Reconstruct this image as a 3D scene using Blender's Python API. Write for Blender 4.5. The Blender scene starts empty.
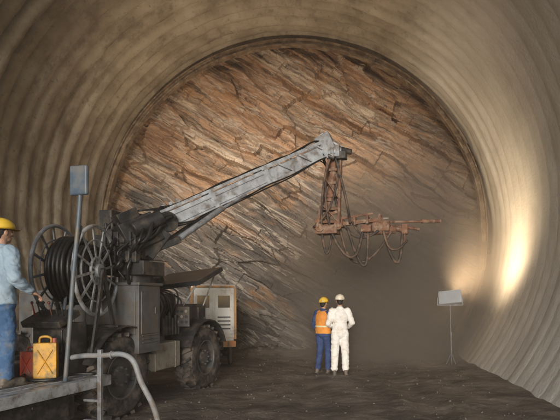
import bpy, bmesh, math, random
from mathutils import Vector, Matrix, Euler, noise
random.seed(7)
S=bpy.context.scene
COL=S.collection
R=math.radians
def V(*a): return Vector(a)
def sstep(a,b,x):
    t=max(0.0,min(1.0,(x-a)/(b-a))); return t*t*(3-2*t)

# ---------------------------------------------------------------- materials
def mat(name,c1,c2=None,rough=.6,metal=0.0,scale=6,bump=.15,bscale=40,dirt=None,dirt_amt=.5,dscale=3,emit=None,estr=0,lo=.35,hi=.65):
    m=bpy.data.materials.new(name); m.use_nodes=True
    nt=m.node_tree; N=nt.nodes; L=nt.links
    b=N['Principled BSDF']
    tc=N.new('ShaderNodeTexCoord')
    n1=N.new('ShaderNodeTexNoise'); n1.inputs['Scale'].default_value=scale; n1.inputs['Detail'].default_value=3
    L.new(tc.outputs['Object'],n1.inputs['Vector'])
    r=N.new('ShaderNodeValToRGB'); r.color_ramp.elements[0].position=lo; r.color_ramp.elements[1].position=hi
    c2=c2 or tuple(x*.7 for x in c1)
    r.color_ramp.elements[0].color=(*c2,1); r.color_ramp.elements[1].color=(*c1,1)
    L.new(n1.outputs['Fac'],r.inputs['Fac'])
    col=r.outputs['Color']
    if dirt:
        n2=N.new('ShaderNodeTexNoise'); n2.inputs['Scale'].default_value=dscale; n2.inputs['Detail'].default_value=6; n2.inputs['Roughness'].default_value=.7
        L.new(tc.outputs['Object'],n2.inputs['Vector'])
        mr=N.new('ShaderNodeMapRange'); mr.inputs['From Min'].default_value=.62-.3*dirt_amt; mr.inputs['From Max'].default_value=.78-.3*dirt_amt
        L.new(n2.outputs['Fac'],mr.inputs['Value'])
        mx=N.new('ShaderNodeMix'); mx.data_type='RGBA'
        L.new(mr.outputs['Result'],mx.inputs['Factor']); L.new(col,mx.inputs[6]); mx.inputs[7].default_value=(*dirt,1)
        col=mx.outputs[2]
    L.new(col,b.inputs['Base Color'])
    b.inputs['Roughness'].default_value=rough; b.inputs['Metallic'].default_value=metal
    if bump:
        n3=N.new('ShaderNodeTexNoise'); n3.inputs['Scale'].default_value=bscale; n3.inputs['Detail'].default_value=3
        L.new(tc.outputs['Object'],n3.inputs['Vector'])
        bp=N.new('ShaderNodeBump'); bp.inputs['Strength'].default_value=bump; bp.inputs['Distance'].default_value=.02
        L.new(n3.outputs['Fac'],bp.inputs['Height']); L.new(bp.outputs['Normal'],b.inputs['Normal'])
    if emit:
        b.inputs['Emission Color'].default_value=(*emit,1); b.inputs['Emission Strength'].default_value=estr
    return m
MUD=(.15,.125,.10)
M=dict(
 boom=mat('boom_paint',(.54,.575,.62),(.36,.385,.42),.42,.15,dirt=(.20,.18,.165),dirt_amt=.5,dscale=5),
 silver=mat('silver_rim',(.60,.62,.64),(.42,.44,.46),.35,.35,dirt=(.22,.19,.16),dirt_amt=.45,dscale=7),
 grey=mat('grey_paint',(.12,.125,.13),(.07,.075,.08),.55,.1,dirt=(.11,.095,.08),dirt_amt=.6,dscale=4),
 lightsteel=mat('light_steel',(.55,.57,.60),(.40,.42,.44),.4,.3,dirt=(.2,.17,.14),dirt_amt=.5,dscale=7),
 midsteel=mat('mid_steel',(.28,.30,.33),(.18,.19,.21),.45,.3,dirt=(.15,.125,.105),dirt_amt=.5,dscale=7),
 dark=mat('dark_metal',(.04,.04,.043),(.02,.02,.022),.5,.3,dirt=(.10,.085,.07),dirt_amt=.45,dscale=5),
 hood=mat('dark_hood',(.045,.05,.058),(.028,.03,.035),.4,.2,dirt=(.10,.09,.08),dirt_amt=.3,dscale=3),
 rubber=mat('rubber',(.028,.028,.028),(.016,.016,.016),.75,dirt=(.12,.10,.085),dirt_amt=.6,dscale=5,bump=.3),
 hose=mat('black_hose',(.015,.015,.016),(.01,.01,.01),.4,bump=.1),
 darkhose=mat('muddy_hose',(.07,.05,.04),(.035,.028,.025),.7,bump=.2,dirt=(.16,.10,.07),dirt_amt=.5,dscale=6),
 greyhose=mat('grey_hose',(.33,.35,.37),(.22,.24,.26),.5,dirt=(.18,.155,.13),dirt_amt=.6),
 rust=mat('rust',(.23,.115,.07),(.12,.062,.04),.8,.2,dirt=(.30,.22,.16),dirt_amt=.45,dscale=9,bump=.4),
 cream=mat('cream_paint',(.34,.32,.28),(.25,.235,.2),.5,dirt=MUD,dirt_amt=.6),
 white=mat('white_paint',(.80,.80,.79),(.70,.70,.68),.4,dirt=(.45,.40,.34),dirt_amt=.35),
 clean=mat('lamp_paint',(.50,.54,.60),(.42,.46,.50),.4,bump=.05),
 orange=mat('orange_paint',(.60,.33,.12),(.48,.25,.09),.5,dirt=MUD,dirt_amt=.4),
 yellow=mat('yellow_plastic',(.72,.38,.03),(.58,.29,.02),.4,bump=.05,dirt=(.25,.16,.05),dirt_amt=.55,dscale=8),
 red=mat('red_plastic',(.42,.06,.03),(.32,.04,.02),.4,dirt=(.15,.08,.06),dirt_amt=.6),
 helmet=mat('helmet_yellow',(.82,.55,.06),(.74,.47,.04),.35,bump=.02,dirt=(.4,.3,.12),dirt_amt=.25),
 helmetp=mat('helmet_pale',(.82,.76,.64),(.76,.70,.58),.4,bump=.02,dirt=(.5,.42,.3),dirt_amt=.25),
 skin=mat('skin',(.45,.27,.19),(.38,.21,.14),.55,bump=.05),
 eye=mat('eye',(.05,.04,.03),(.03,.02,.02),.2,bump=0),
 hair=mat('hair',(.015,.012,.01),(.008,.007,.006),.6,bump=.4,bscale=120),
 jacket=mat('blue_grey_jacket',(.33,.44,.54),(.26,.35,.44),.85,bump=.35,bscale=25,dirt=(.25,.29,.32),dirt_amt=.35),
 jeans=mat('denim',(.06,.14,.29),(.04,.095,.20),.85,bump=.35,bscale=40,dirt=(.14,.17,.21),dirt_amt=.4,dscale=6),
 navy=mat('blue_overall',(.04,.075,.20),(.025,.045,.13),.85,bump=.3),
 vest=mat('orange_vest',(.80,.33,.06),(.66,.25,.05),.8,bump=.3),
 stripe=mat('reflective_stripe',(.75,.72,.45),(.6,.58,.35),.4,bump=.05),
 whitecloth=mat('white_overall',(.86,.85,.83),(.80,.78,.76),.85,bump=.25,bscale=20,dirt=(.62,.55,.46),dirt_amt=.3,dscale=5),
 boot=mat('boot',(.03,.028,.025),(.02,.02,.02),.6,dirt=MUD,dirt_amt=.8),
 glass=mat('dark_glass',(.07,.08,.09),(.05,.055,.06),.1,bump=0),
 mirror=mat('mirror_back',(.085,.125,.175),(.06,.09,.13),.5,bump=.03,dirt=(.15,.15,.145),dirt_amt=.5),
 post=mat('post_paint',(.13,.165,.21),(.09,.115,.14),.5,bump=.05,dirt=(.15,.135,.11),dirt_amt=.5),
 lampglass=mat('lamp_lens',(.9,.85,.7),(.85,.8,.65),.2,bump=0,emit=(1,.82,.55),estr=6),
 amber=mat('amber_lens',(.6,.22,.06),(.5,.16,.04),.3,bump=0),
)

# ---------------------------------------------------------------- mesh helpers
def box(bm,c,s,rot=None):
    r=bmesh.ops.create_cube(bm,size=1)
    m=Matrix.Translation(Vector(c))@(rot.to_4x4() if rot else Matrix())@Matrix.Diagonal((*s,1))
    bmesh.ops.transform(bm,matrix=m,verts=r['verts'])
def frame(d,up=None):
    d=d.normalized(); up=up or V(0,0,1)
    if abs(d.dot(up))>.98: up=V(0,1,0)
    x=d.cross(up).normalized(); z=x.cross(d).normalized()
    return Matrix((x,d,z)).transposed()
def beam(bm,a,b,w,h,up=None):
    a=Vector(a);b=Vector(b); m=frame(b-a,up)
    box(bm,(a+b)/2,(w,(b-a).length,h),m)
def cyl(bm,a,b,r1,r2=None,seg=20,cap=True):
    a=Vector(a);b=Vector(b); r2=r1 if r2 is None else r2
    d=b-a; q=d.to_track_quat('Z','Y').to_matrix().to_4x4()
    bmesh.ops.create_cone(bm,cap_ends=cap,segments=seg,radius1=r1,radius2=r2,depth=d.length,matrix=Matrix.Translation((a+b)/2)@q)
def catmull(pts,n=8):
    P=[Vector(p) for p in pts]; P=[P[0]*2-P[1]]+P+[P[-1]*2-P[-2]]
    out=[]
    for i in range(1,len(P)-2):
        p0,p1,p2,p3=P[i-1:i+3]
        for k in range(n):
            t=k/n
            out.append(.5*((2*p1)+(p2-p0)*t+(2*p0-5*p1+4*p2-p3)*t*t+(3*p1-p0-3*p2+p3)*t**3))
    out.append(P[-2]); return out
def tube(bm,pts,r,seg=8,smooth=6,closed=False):
    P=catmull(pts,smooth) if smooth else [Vector(p) for p in pts]
    rings=[]; prev=None
    for i,p in enumerate(P):
        if closed: d=P[(i+1)%len(P)]-P[i-1]
        else: d=P[min(i+1,len(P)-1)]-P[max(i-1,0)]
        d.normalize()
        if prev is None:
            x=d.orthogonal().normalized()
        else:
            x=(prev-d*prev.dot(d)); x=x.normalized() if x.length>1e-6 else d.orthogonal().normalized()
        prev=x; y=d.cross(x)
        rings.append([bm.verts.new(p+(x*math.cos(2*math.pi*k/seg)+y*math.sin(2*math.pi*k/seg))*r) for k in range(seg)])
    m=len(rings)
    for i in range(m if closed else m-1):
        A=rings[i];B=rings[(i+1)%m]
        for k in range(seg):
            bm.faces.new((A[k],A[(k+1)%seg],B[(k+1)%seg],B[k]))
    if not closed:
        bm.faces.new(rings[0][::-1]); bm.faces.new(rings[-1])
def ring(bm,c,axis,R_,r,n=48,seg=10):
    axis=Vector(axis).normalized(); x=axis.orthogonal().normalized(); y=axis.cross(x)
    tube(bm,[Vector(c)+(x*math.cos(2*math.pi*k/n)+y*math.sin(2*math.pi*k/n))*R_ for k in range(n)],r,seg,0,True)
def mk(name,bm,m,parent=None,smooth=False,bevel=0,label=None,cat=None,kind=None,group=None,loc=None,rot=None):
    bmesh.ops.recalc_face_normals(bm,faces=bm.faces)
    me=bpy.data.meshes.new(name); bm.to_mesh(me); bm.free()
    return mkme(name,me,m,parent,smooth,bevel,label,cat,kind,group,loc,rot)
def mkme(name,me,m,parent=None,smooth=False,bevel=0,label=None,cat=None,kind=None,group=None,loc=None,rot=None):
    o=bpy.data.objects.new(name,me); COL.objects.link(o)
    if m: me.materials.append(m)
    if smooth:
        me.polygons.foreach_set('use_smooth',[True]*len(me.polygons))
        if smooth=='auto':
            me.set_sharp_from_angle(angle=R(35))
    if bevel:
        b=o.modifiers.new('bevel','BEVEL'); b.width=bevel; b.segments=2; b.limit_method='ANGLE'; b.angle_limit=R(40)
    if parent: o.parent=parent
    if label: o['label']=label
    if cat: o['category']=cat
    if kind: o['kind']=kind
    if group: o['group']=group
    if loc: o.location=loc
    if rot is not None: o.rotation_euler=rot
    return o
def empty(name,loc,rot=(0,0,0),label=None,cat=None,group=None):
    o=bpy.data.objects.new(name,None); COL.objects.link(o); o.location=loc; o.rotation_euler=rot; o.empty_display_size=.2
    if label:o['label']=label
    if cat:o['category']=cat
    if group:o['group']=group
    return o

# ---------------------------------------------------------------- camera / world / sun
cam=bpy.data.cameras.new('camera'); co=bpy.data.objects.new('camera',cam); COL.objects.link(co)
co.location=(0,0,1.6); co.rotation_euler=(R(90),0,0)
cam.sensor_width=36; cam.lens=31.18; cam.shift_x=-.116; cam.shift_y=.161; cam.clip_end=3000; cam.clip_start=.05
S.camera=co
sdir=Vector((.0,1,-.10)).normalized()
elev=math.asin(-sdir.z); az=math.atan2(-sdir.x,-sdir.y)
w=bpy.data.worlds.new('World'); S.world=w; w.use_nodes=True
nt=w.node_tree; sky=nt.nodes.new('ShaderNodeTexSky'); sky.sky_type='NISHITA'; sky.sun_disc=False
sky.sun_elevation=max(elev,R(12)); sky.sun_rotation=az
nt.links.new(sky.outputs['Color'],nt.nodes['Background'].inputs['Color']); nt.nodes['Background'].inputs['Strength'].default_value=.15
sl=bpy.data.lights.new('sun','SUN'); so=bpy.data.objects.new('sun',sl); COL.objects.link(so)
sl.energy=3.2; sl.angle=R(22); sl.color=(1,.965,.92); so.rotation_euler=sdir.to_track_quat('-Z','Y').to_euler()
S.view_settings.view_transform='Standard'; S.view_settings.look='None'; S.view_settings.exposure=0

# ---------------------------------------------------------------- tunnel lining
CX,CZ,RT=-1.5,3.6,5.9
def lining():
    ys=[2.5+.1*i for i in range(48)]; y=ys[-1]+.03
    while y<16.2: ys.append(y); y+=.027
    a0,a1=R(-44),R(224); NA=380
    vs=[];fs=[]
    for j,yy in enumerate(ys):
        for i in range(NA+1):
            a=a0+(a1-a0)*i/NA
            ca,sa=math.cos(a),math.sin(a)
            left=sstep(.7,-.1,ca)
            right_low=sstep(.50,.80,ca)*(1-.6*sstep(12.3,13.6,yy)*sstep(.0,.35,sa))
            p=Vector((ca*RT,yy,sa*RT))
            ph=yy/.42+.05*noise.noise(p*.4)+.035*noise.noise(p*1.9)
            fr=ph-math.floor(ph)
            # each sprayed bay bulges inward and steps back sharply into a groove
            prof=(math.sin(math.pi*fr)**.65)*(.75+.25*fr)
            cellr=noise.cell(V(math.floor(ph)*3.3,0,1))
            A=(.185*left+.20*(1-left))*(1-.93*right_low)
            A*=1+.18*noise.noise(p*.9+V(5,0,0))+.30*(cellr-.5)
            d=A*prof
            k_=1-.75*right_low
            d+=.045*noise.fractal(p*.5,1,2,3)*k_+(.014*noise.noise(p*4)+.010*noise.noise(p*11)+.007*noise.noise(p*23))*k_
            r=RT+.04-d
            vs.append((CX+ca*r,yy,CZ+sa*r))
    w_=NA+1
    for j in range(len(ys)-1):
        for i in range(NA):
            k=j*w_+i; fs.append((k,k+1,k+w_+1,k+w_))
    me=bpy.data.meshes.new('tunnel_lining'); me.from_pydata(vs,[],fs); me.update()
    m=bpy.data.materials.new('shotcrete'); m.use_nodes=True
    nt=m.node_tree;N=nt.nodes;L=nt.links;b=N['Principled BSDF']
    tc=N.new('ShaderNodeTexCoord')
    def nz(s,d=5,rg=.6,vec=None):
        n=N.new('ShaderNodeTexNoise'); n.inputs['Scale'].default_value=s; n.inputs['Detail'].default_value=d; n.inputs['Roughness'].default_value=rg
        L.new(vec or tc.outputs['Object'],n.inputs['Vector']); return n.outputs['Fac']
    def ramp(f,stops):
        r=N.new('ShaderNodeValToRGB'); e=r.color_ramp.elements
        while len(e)<len(stops): e.new(.5)
        for q,(pp,c) in zip(e,stops): q.position=pp; q.color=(*c,1)
        L.new(f,r.inputs['Fac']); return r.outputs['Color']
    def mix(f,a,b_,mode='MIX'):
        x=N.new('ShaderNodeMix'); x.data_type='RGBA'; x.blend_type=mode
        L.new(f,x.inputs['Factor'])
        for idx,v in ((6,a),(7,b_)):
            if hasattr(v,'links'): L.new(v,x.inputs[idx])
            else: x.inputs[idx].default_value=(*v,1)
        return x.outputs[2]
    def mrange(v,a,b_,to=1.0):
        q=N.new('ShaderNodeMapRange'); q.interpolation_type='SMOOTHSTEP'; q.inputs['From Min'].default_value=a; q.inputs['From Max'].default_value=b_; q.inputs['To Max'].default_value=to; L.new(v,q.inputs['Value']); return q.outputs['Result']
    def mul(a,b_):
        q=N.new('ShaderNodeMath'); q.operation='MULTIPLY'; L.new(a,q.inputs[0]); L.new(b_,q.inputs[1]); return q.outputs[0]
    sx=N.new('ShaderNodeSeparateXYZ'); L.new(tc.outputs['Object'],sx.inputs[0])
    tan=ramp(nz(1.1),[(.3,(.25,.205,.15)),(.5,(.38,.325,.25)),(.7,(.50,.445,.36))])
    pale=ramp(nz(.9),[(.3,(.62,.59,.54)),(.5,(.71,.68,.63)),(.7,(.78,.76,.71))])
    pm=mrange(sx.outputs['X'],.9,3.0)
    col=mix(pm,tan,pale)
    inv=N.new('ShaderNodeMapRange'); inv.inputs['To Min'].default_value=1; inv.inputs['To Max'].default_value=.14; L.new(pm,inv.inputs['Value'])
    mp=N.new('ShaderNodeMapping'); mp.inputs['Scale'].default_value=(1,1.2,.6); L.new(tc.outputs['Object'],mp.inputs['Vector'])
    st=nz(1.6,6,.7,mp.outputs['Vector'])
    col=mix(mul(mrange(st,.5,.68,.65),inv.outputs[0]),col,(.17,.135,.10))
    col=mix(mul(mrange(nz(9,4,.75),.55,.75,.8),inv.outputs[0]),col,(.15,.12,.09))
    L.new(col,b.inputs['Base Color']); b.inputs['Roughness'].default_value=.9
    h1=nz(14,5,.7)
    bp=N.new('ShaderNodeBump'); bp.inputs['Strength'].default_value=.6; bp.inputs['Distance'].default_value=.03
    L.new(h1,bp.inputs['Height']); L.new(bp.outputs['Normal'],b.inputs['Normal'])
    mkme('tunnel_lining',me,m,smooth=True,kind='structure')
lining()

# ---------------------------------------------------------------- rock face
def rock_face():
    a=R(31); nx,nz_=460,360
    vs=[];fs=[]
    x0,x1,z0,z1=-8.1,5.3,-.6,10.0
    for j in range(nz_):
        z=z0+(z1-z0)*j/(nz_-1)
        for i in range(nx):
            x=x0+(x1-x0)*i/(nx-1)
            wob=.40*noise.noise(V(x*.35,0,z*.35))+.10*noise.noise(V(x*1.3,2,z*1.3))+.03*noise.noise(V(x*4,2,z*4))
            t=x*math.cos(a)-z*math.sin(a); s=x*math.sin(a)+z*math.cos(a)+wob
            l1=math.floor(s*2.1); e1=math.floor(t*.35+noise.cell(V(l1*1.7,3,1))*9)
            l2=math.floor(s*6.1); e2=math.floor(t*.9+noise.cell(V(l2*2.3,5,1))*9)
            d=.17*(noise.cell(V(l1*1.37,e1*2.11,.5))-.5)+.055*(noise.cell(V(l2*1.93,e2*1.71,7.5))-.5)
            f1=s*2.1-l1; d+=.12*(f1-.5)
            q=V(t*.6,s*1.6,3.1); dd,pp=noise.voronoi(q); c=pp[0]
            d+=.10*(noise.cell(c*7.3)-.5)+(q.x-c.x)*(noise.cell(c*3.1+V(9,2,4))-.5)*.14
            d+=.28*noise.noise(V(t*.25,s*.5,0))+.15*noise.noise(V(t*.4,s*2.0,4))+.06*noise.fractal(V(t*1.5,s*5,1),.8,2,5)
            d-= .6*sstep(2.0,0,z)*(.7+.3*noise.noise(V(x*.8,0,0)))
            vs.append((x,15.1+d,z))
    for j in range(nz_-1):
        for i in range(nx-1):
            k=j*nx+i; fs.append((k,k+1,k+nx+1,k+nx))
    me=bpy.data.meshes.new('rock_face'); me.from_pydata(vs,[],fs); me.update()
    m=bpy.data.materials.new('banded_rock'); m.use_nodes=True
    nt=m.node_tree;N=nt.nodes;L=nt.links;b=N['Principled BSDF']
    tc=N.new('ShaderNodeTexCoord')
    rt=N.new('ShaderNodeMapping'); rt.inputs['Rotation'].default_value=(0,-a,0); L.new(tc.outputs['Object'],rt.inputs['Vector'])
    def mapped(sc):
        q=N.new('ShaderNodeMapping'); q.inputs['Scale'].default_value=sc; L.new(rt.outputs['Vector'],q.inputs['Vector']); return q.outputs['Vector']
    def nz2(vec,s,d=5,rg=.6,dist=0):
        n=N.new('ShaderNodeTexNoise'); n.inputs['Scale'].default_value=s; n.inputs['Detail'].default_value=d; n.inputs['Roughness'].default_value=rg; n.inputs['Distortion'].default_value=dist
        L.new(vec,n.inputs['Vector']); return n.outputs['Fac']
    def ramp(f,stops):
        r=N.new('ShaderNodeValToRGB'); e=r.color_ramp.elements
        while len(e)<len(stops): e.new(.5)
        for q,(pp,c) in zip(e,stops): q.position=pp; q.color=(*c,1)
        L.new(f,r.inputs['Fac']); return r.outputs['Color']
    def mix(f,a_,b_):
        x=N.new('ShaderNodeMix'); x.data_type='RGBA'; L.new(f,x.inputs['Factor'])
        for idx,v in ((6,a_),(7,b_)):
            if hasattr(v,'links'): L.new(v,x.inputs[idx])
            else: x.inputs[idx].default_value=(*v,1)
        return x.outputs[2]
    def mr(v,a_,b_,to=1.0):
        q=N.new('ShaderNodeMapRange'); q.interpolation_type='SMOOTHSTEP'; q.inputs['From Min'].default_value=a_; q.inputs['From Max'].default_value=b_; q.inputs['To Max'].default_value=to; L.new(v,q.inputs['Value']); return q.outputs['Result']
    v1=mapped((.22,.6,1.2)); v2=mapped((.4,1,3.6)); v3=mapped((.28,.6,2.6)); v4=mapped((.45,.6,1.1))
    warm=ramp(nz2(v1,1.2,8,.70,.4),[(.32,(.11,.065,.042)),(.43,(.27,.16,.095)),(.50,(.46,.30,.19)),(.56,(.26,.185,.13)),(.66,(.60,.49,.38))])
    grey=ramp(nz2(v1,1.5,8,.68,.4),[(.32,(.05,.046,.044)),(.48,(.11,.10,.093)),(.60,(.18,.163,.15)),(.72,(.40,.37,.33))])
    sx=N.new('ShaderNodeSeparateXYZ'); L.new(tc.outputs['Object'],sx.inputs[0])
    nn=nz2(v4,.7,4,.6,.3)
    ad=N.new('ShaderNodeMath'); ad.operation='MULTIPLY_ADD'; L.new(nn,ad.inputs[0]); ad.inputs[1].default_value=8.0; L.new(sx.outputs['Z'],ad.inputs[2])
    col=mix(mr(ad.outputs[0],7.9,9.3),grey,warm)
    col=mix(mr(nz2(v2,1.6,6,.7,.2),.53,.66,.7),col,(.065,.047,.037))
    ochre=nz2(v4,1.1,5,.65,.3)
    col=mix(mr(ochre,.56,.68,.6),col,(.44,.24,.105))
    vein=ramp(nz2(v3,1.3,4,.55,.6),[(.470,(0,0,0)),(.503,(1,1,1)),(.535,(0,0,0))])
    col=mix(mr(vein,.3,.9,.5),col,(.58,.52,.45))
    col=mix(mr(sx.outputs['X'],.8,3.6,.55),col,(.14,.11,.09))  # dust haze painted into the rock colour, darker brown toward the right
    L.new(col,b.inputs['Base Color']); b.inputs['Roughness'].default_value=.85
    bp=N.new('ShaderNodeBump'); bp.inputs['Strength'].default_value=.8; bp.inputs['Distance'].default_value=.06
    L.new(nz2(v2,3,6,.75),bp.inputs['Height']); L.new(bp.outputs['Normal'],b.inputs['Normal'])
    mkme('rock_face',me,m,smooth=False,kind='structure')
rock_face()

# steel arch at the face
def arch(y,r0):
    bm=bmesh.new()
    n=110; secs=[(-.10,.0),(.10,.0),(.10,.03),(.015,.03),(.015,.15),(.10,.15),(.10,.18),(-.10,.18),(-.10,.15),(-.015,.15),(-.015,.03),(-.10,.03)]
    rings=[]
    for i in range(n+1):
        a=R(-40)+R(260)*i/n
        jit=.05*noise.noise(V(i*.13,y,0))
        rings.append([bm.verts.new((CX+(r0+jit+h)*math.cos(a),y+dy+jit,CZ+(r0+jit+h)*math.sin(a))) for dy,h in secs])
    for i in range(n):
        for k in range(12):
            bm.faces.new((rings[i][k],rings[i][(k+1)%12],rings[i+1][(k+1)%12],rings[i+1][k]))
    for a in (R(65),R(115)):
        c=V(CX+(r0+.1)*math.cos(a),y,CZ+(r0+.1)*math.sin(a))
        box(bm,c,(.2,.22,.03),Euler((0,-a,0)).to_matrix())
    m=mat('rusty_arch',(.24,.165,.105),(.11,.075,.05),.85,.1,scale=3,dirt=(.34,.27,.19),dirt_amt=.5,dscale=4,bump=.6,bscale=20)
    mk('steel_arch',bm,m,label='dark brown steel arch rib standing against the rock face',cat='steel arch')
arch(14.35,5.52)

# ---------------------------------------------------------------- ground
def gz(x,y):
    inside=sstep(-4,0,y)*sstep(24,16,y)
    if abs(x+1.5)>9: return -.02
    p=V(x,y,0)
    h=.03*noise.noise(p*.6)+.022*noise.fractal(p*1.8,1,2,4)
    for rx in (-.6,1.2):
        dx=x-rx-.25*math.sin(y*.4); h-=.035*math.exp(-(dx/.22)**2)-.015*math.exp(-((abs(dx)-.36)/.12)**2)
    h+=.28*sstep(13.4,15,y)*(1+.5*noise.noise(p*.9))
    h+=.2*sstep(-5.2,-6.2,x)
    return h*inside-.02*(1-inside)
def ground():
    xs=[-600,-200,-60,-20,-11]+[-8.6+.045*i for i in range(int(13.8/.045))]+[9,20,60,200,600]
    ys=[-600,-200,-60,-20,-8,-5,-3,-1,0,1,2,3,3.5]+[4+.045*i for i in range(int(12.2/.045))]+[17,18,20,24,40,100,300,900]
    vs=[(x,y,gz(x,y)+(.012*noise.noise(V(x*7,y*7,0)) if abs(x)<9 and 3<y<17 else 0)) for y in ys for x in xs]; n=len(xs)
    fs=[(j*n+i,j*n+i+1,(j+1)*n+i+1,(j+1)*n+i) for j in range(len(ys)-1) for i in range(n-1)]
    me=bpy.data.meshes.new('ground'); me.from_pydata(vs,[],fs); me.update()
    m=mat('muddy_ground',(.175,.147,.122),(.095,.080,.067),.75,scale=2.0,bump=.8,bscale=22,dirt=(.23,.195,.16),dirt_amt=.45,dscale=1.2)
    nt=m.node_tree;b=nt.nodes['Principled BSDF']; n=nt.nodes.new('ShaderNodeTexNoise'); n.inputs['Scale'].default_value=.9; n.inputs['Detail'].default_value=4
    r=nt.nodes.new('ShaderNodeMapRange'); r.inputs['From Min'].default_value=.42; r.inputs['From Max'].default_value=.6; r.inputs['To Min'].default_value=.62; r.inputs['To Max'].default_value=.95
    tc=nt.nodes.new('ShaderNodeTexCoord'); nt.links.new(tc.outputs['Object'],n.inputs['Vector']); nt.links.new(n.outputs['Fac'],r.inputs['Value']); nt.links.new(r.outputs['Result'],b.inputs['Roughness'])
    b.inputs['Specular IOR Level'].default_value=.3
    mkme('ground',me,m,smooth=True,kind='structure')
ground()
def rubble():
    base=[]
    for k in range(6):
        bm=bmesh.new(); bmesh.ops.create_icosphere(bm,subdivisions=2,radius=1)
        for v in bm.verts:
            d,p=noise.voronoi(v.co*1.1+V(k*7,0,0)); v.co*=.75+.4*noise.cell(p[0]*9+V(k,0,0))
        base.append(([v.co.copy() for v in bm.verts],[[v.index for v in f.verts] for f in bm.faces])); bm.free()
    vs=[];fs=[]
    def put(x,y,s):
        B=random.choice(base); o=len(vs); M3=Euler([random.uniform(0,6.3) for _ in range(3)]).to_matrix()@Matrix.Diagonal((s,s*random.uniform(.6,1),s*random.uniform(.4,.8)))
        c=V(x,y,gz(x,y)+s*.1)
        vs.extend([tuple(c+M3@v) for v in B[0]]); fs.extend([[i+o for i in f] for f in B[1]])
    for i in range(700):
        x=random.uniform(-6.4,3.8); y=14.9-abs(random.gauss(0,.4))
        put(x,y,min(.13,.025*random.paretovariate(1.7)))
    for i in range(100):
        x=random.uniform(-6.2,-5)
        put(x,random.uniform(5,15),min(.07,.015*random.paretovariate(1.7)))
    for i in range(1100):
        put(random.uniform(-6,2.6),random.uniform(5,15),min(.026,.008*random.paretovariate(1.9)))
    me=bpy.data.meshes.new('rubble'); me.from_pydata(vs,[],fs); me.update()
    mkme('rubble',me,mat('rubble_rock',(.17,.145,.12),(.10,.085,.07),.85,scale=1.5,bump=.5,bscale=15,dirt=(.17,.14,.115),dirt_amt=.6,dscale=1),kind='stuff',label='loose broken rock and muck scattered on the tunnel floor',cat='rubble')
rubble()

# air of the tunnel, thick with dust near one flank of the face
def dust():
    bm=bmesh.new(); box(bm,(-1.5,7.4,4.6),(14.6,18.0,12.0))
    o=mk('dusty_air',bm,None,kind='stuff',label='brown dust haze filling the tunnel near the rock face',cat='dust')
    m=bpy.data.materials.new('dust'); m.use_nodes=True; nt=m.node_tree; N=nt.nodes; L=nt.links
    N.remove(N['Principled BSDF']); out=N['Material Output']
    v=N.new('ShaderNodeVolumePrincipled'); v.inputs['Color'].default_value=(.68,.58,.49,1); v.inputs['Anisotropy'].default_value=.0
    tc=N.new('ShaderNodeTexCoord'); mp=N.new('ShaderNodeMapping'); mp.vector_type='TEXTURE'
    mp.inputs['Location'].default_value=(1.5,13.7,1.2); mp.inputs['Scale'].default_value=(4.0,3.3,5.2)
    L.new(tc.outputs['Object'],mp.inputs['Vector'])
    g=N.new('ShaderNodeTexGradient'); g.gradient_type='SPHERICAL'; L.new(mp.outputs['Vector'],g.inputs['Vector'])
    mu2=N.new('ShaderNodeMath'); mu2.operation='MULTIPLY_ADD'; L.new(g.outputs['Fac'],mu2.inputs[0]); mu2.inputs[1].default_value=.95; mu2.inputs[2].default_value=.005
    L.new(mu2.outputs[0],v.inputs['Density']); L.new(v.outputs[0],out.inputs['Volume'])
    o.data.materials.append(m)
dust()

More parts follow.
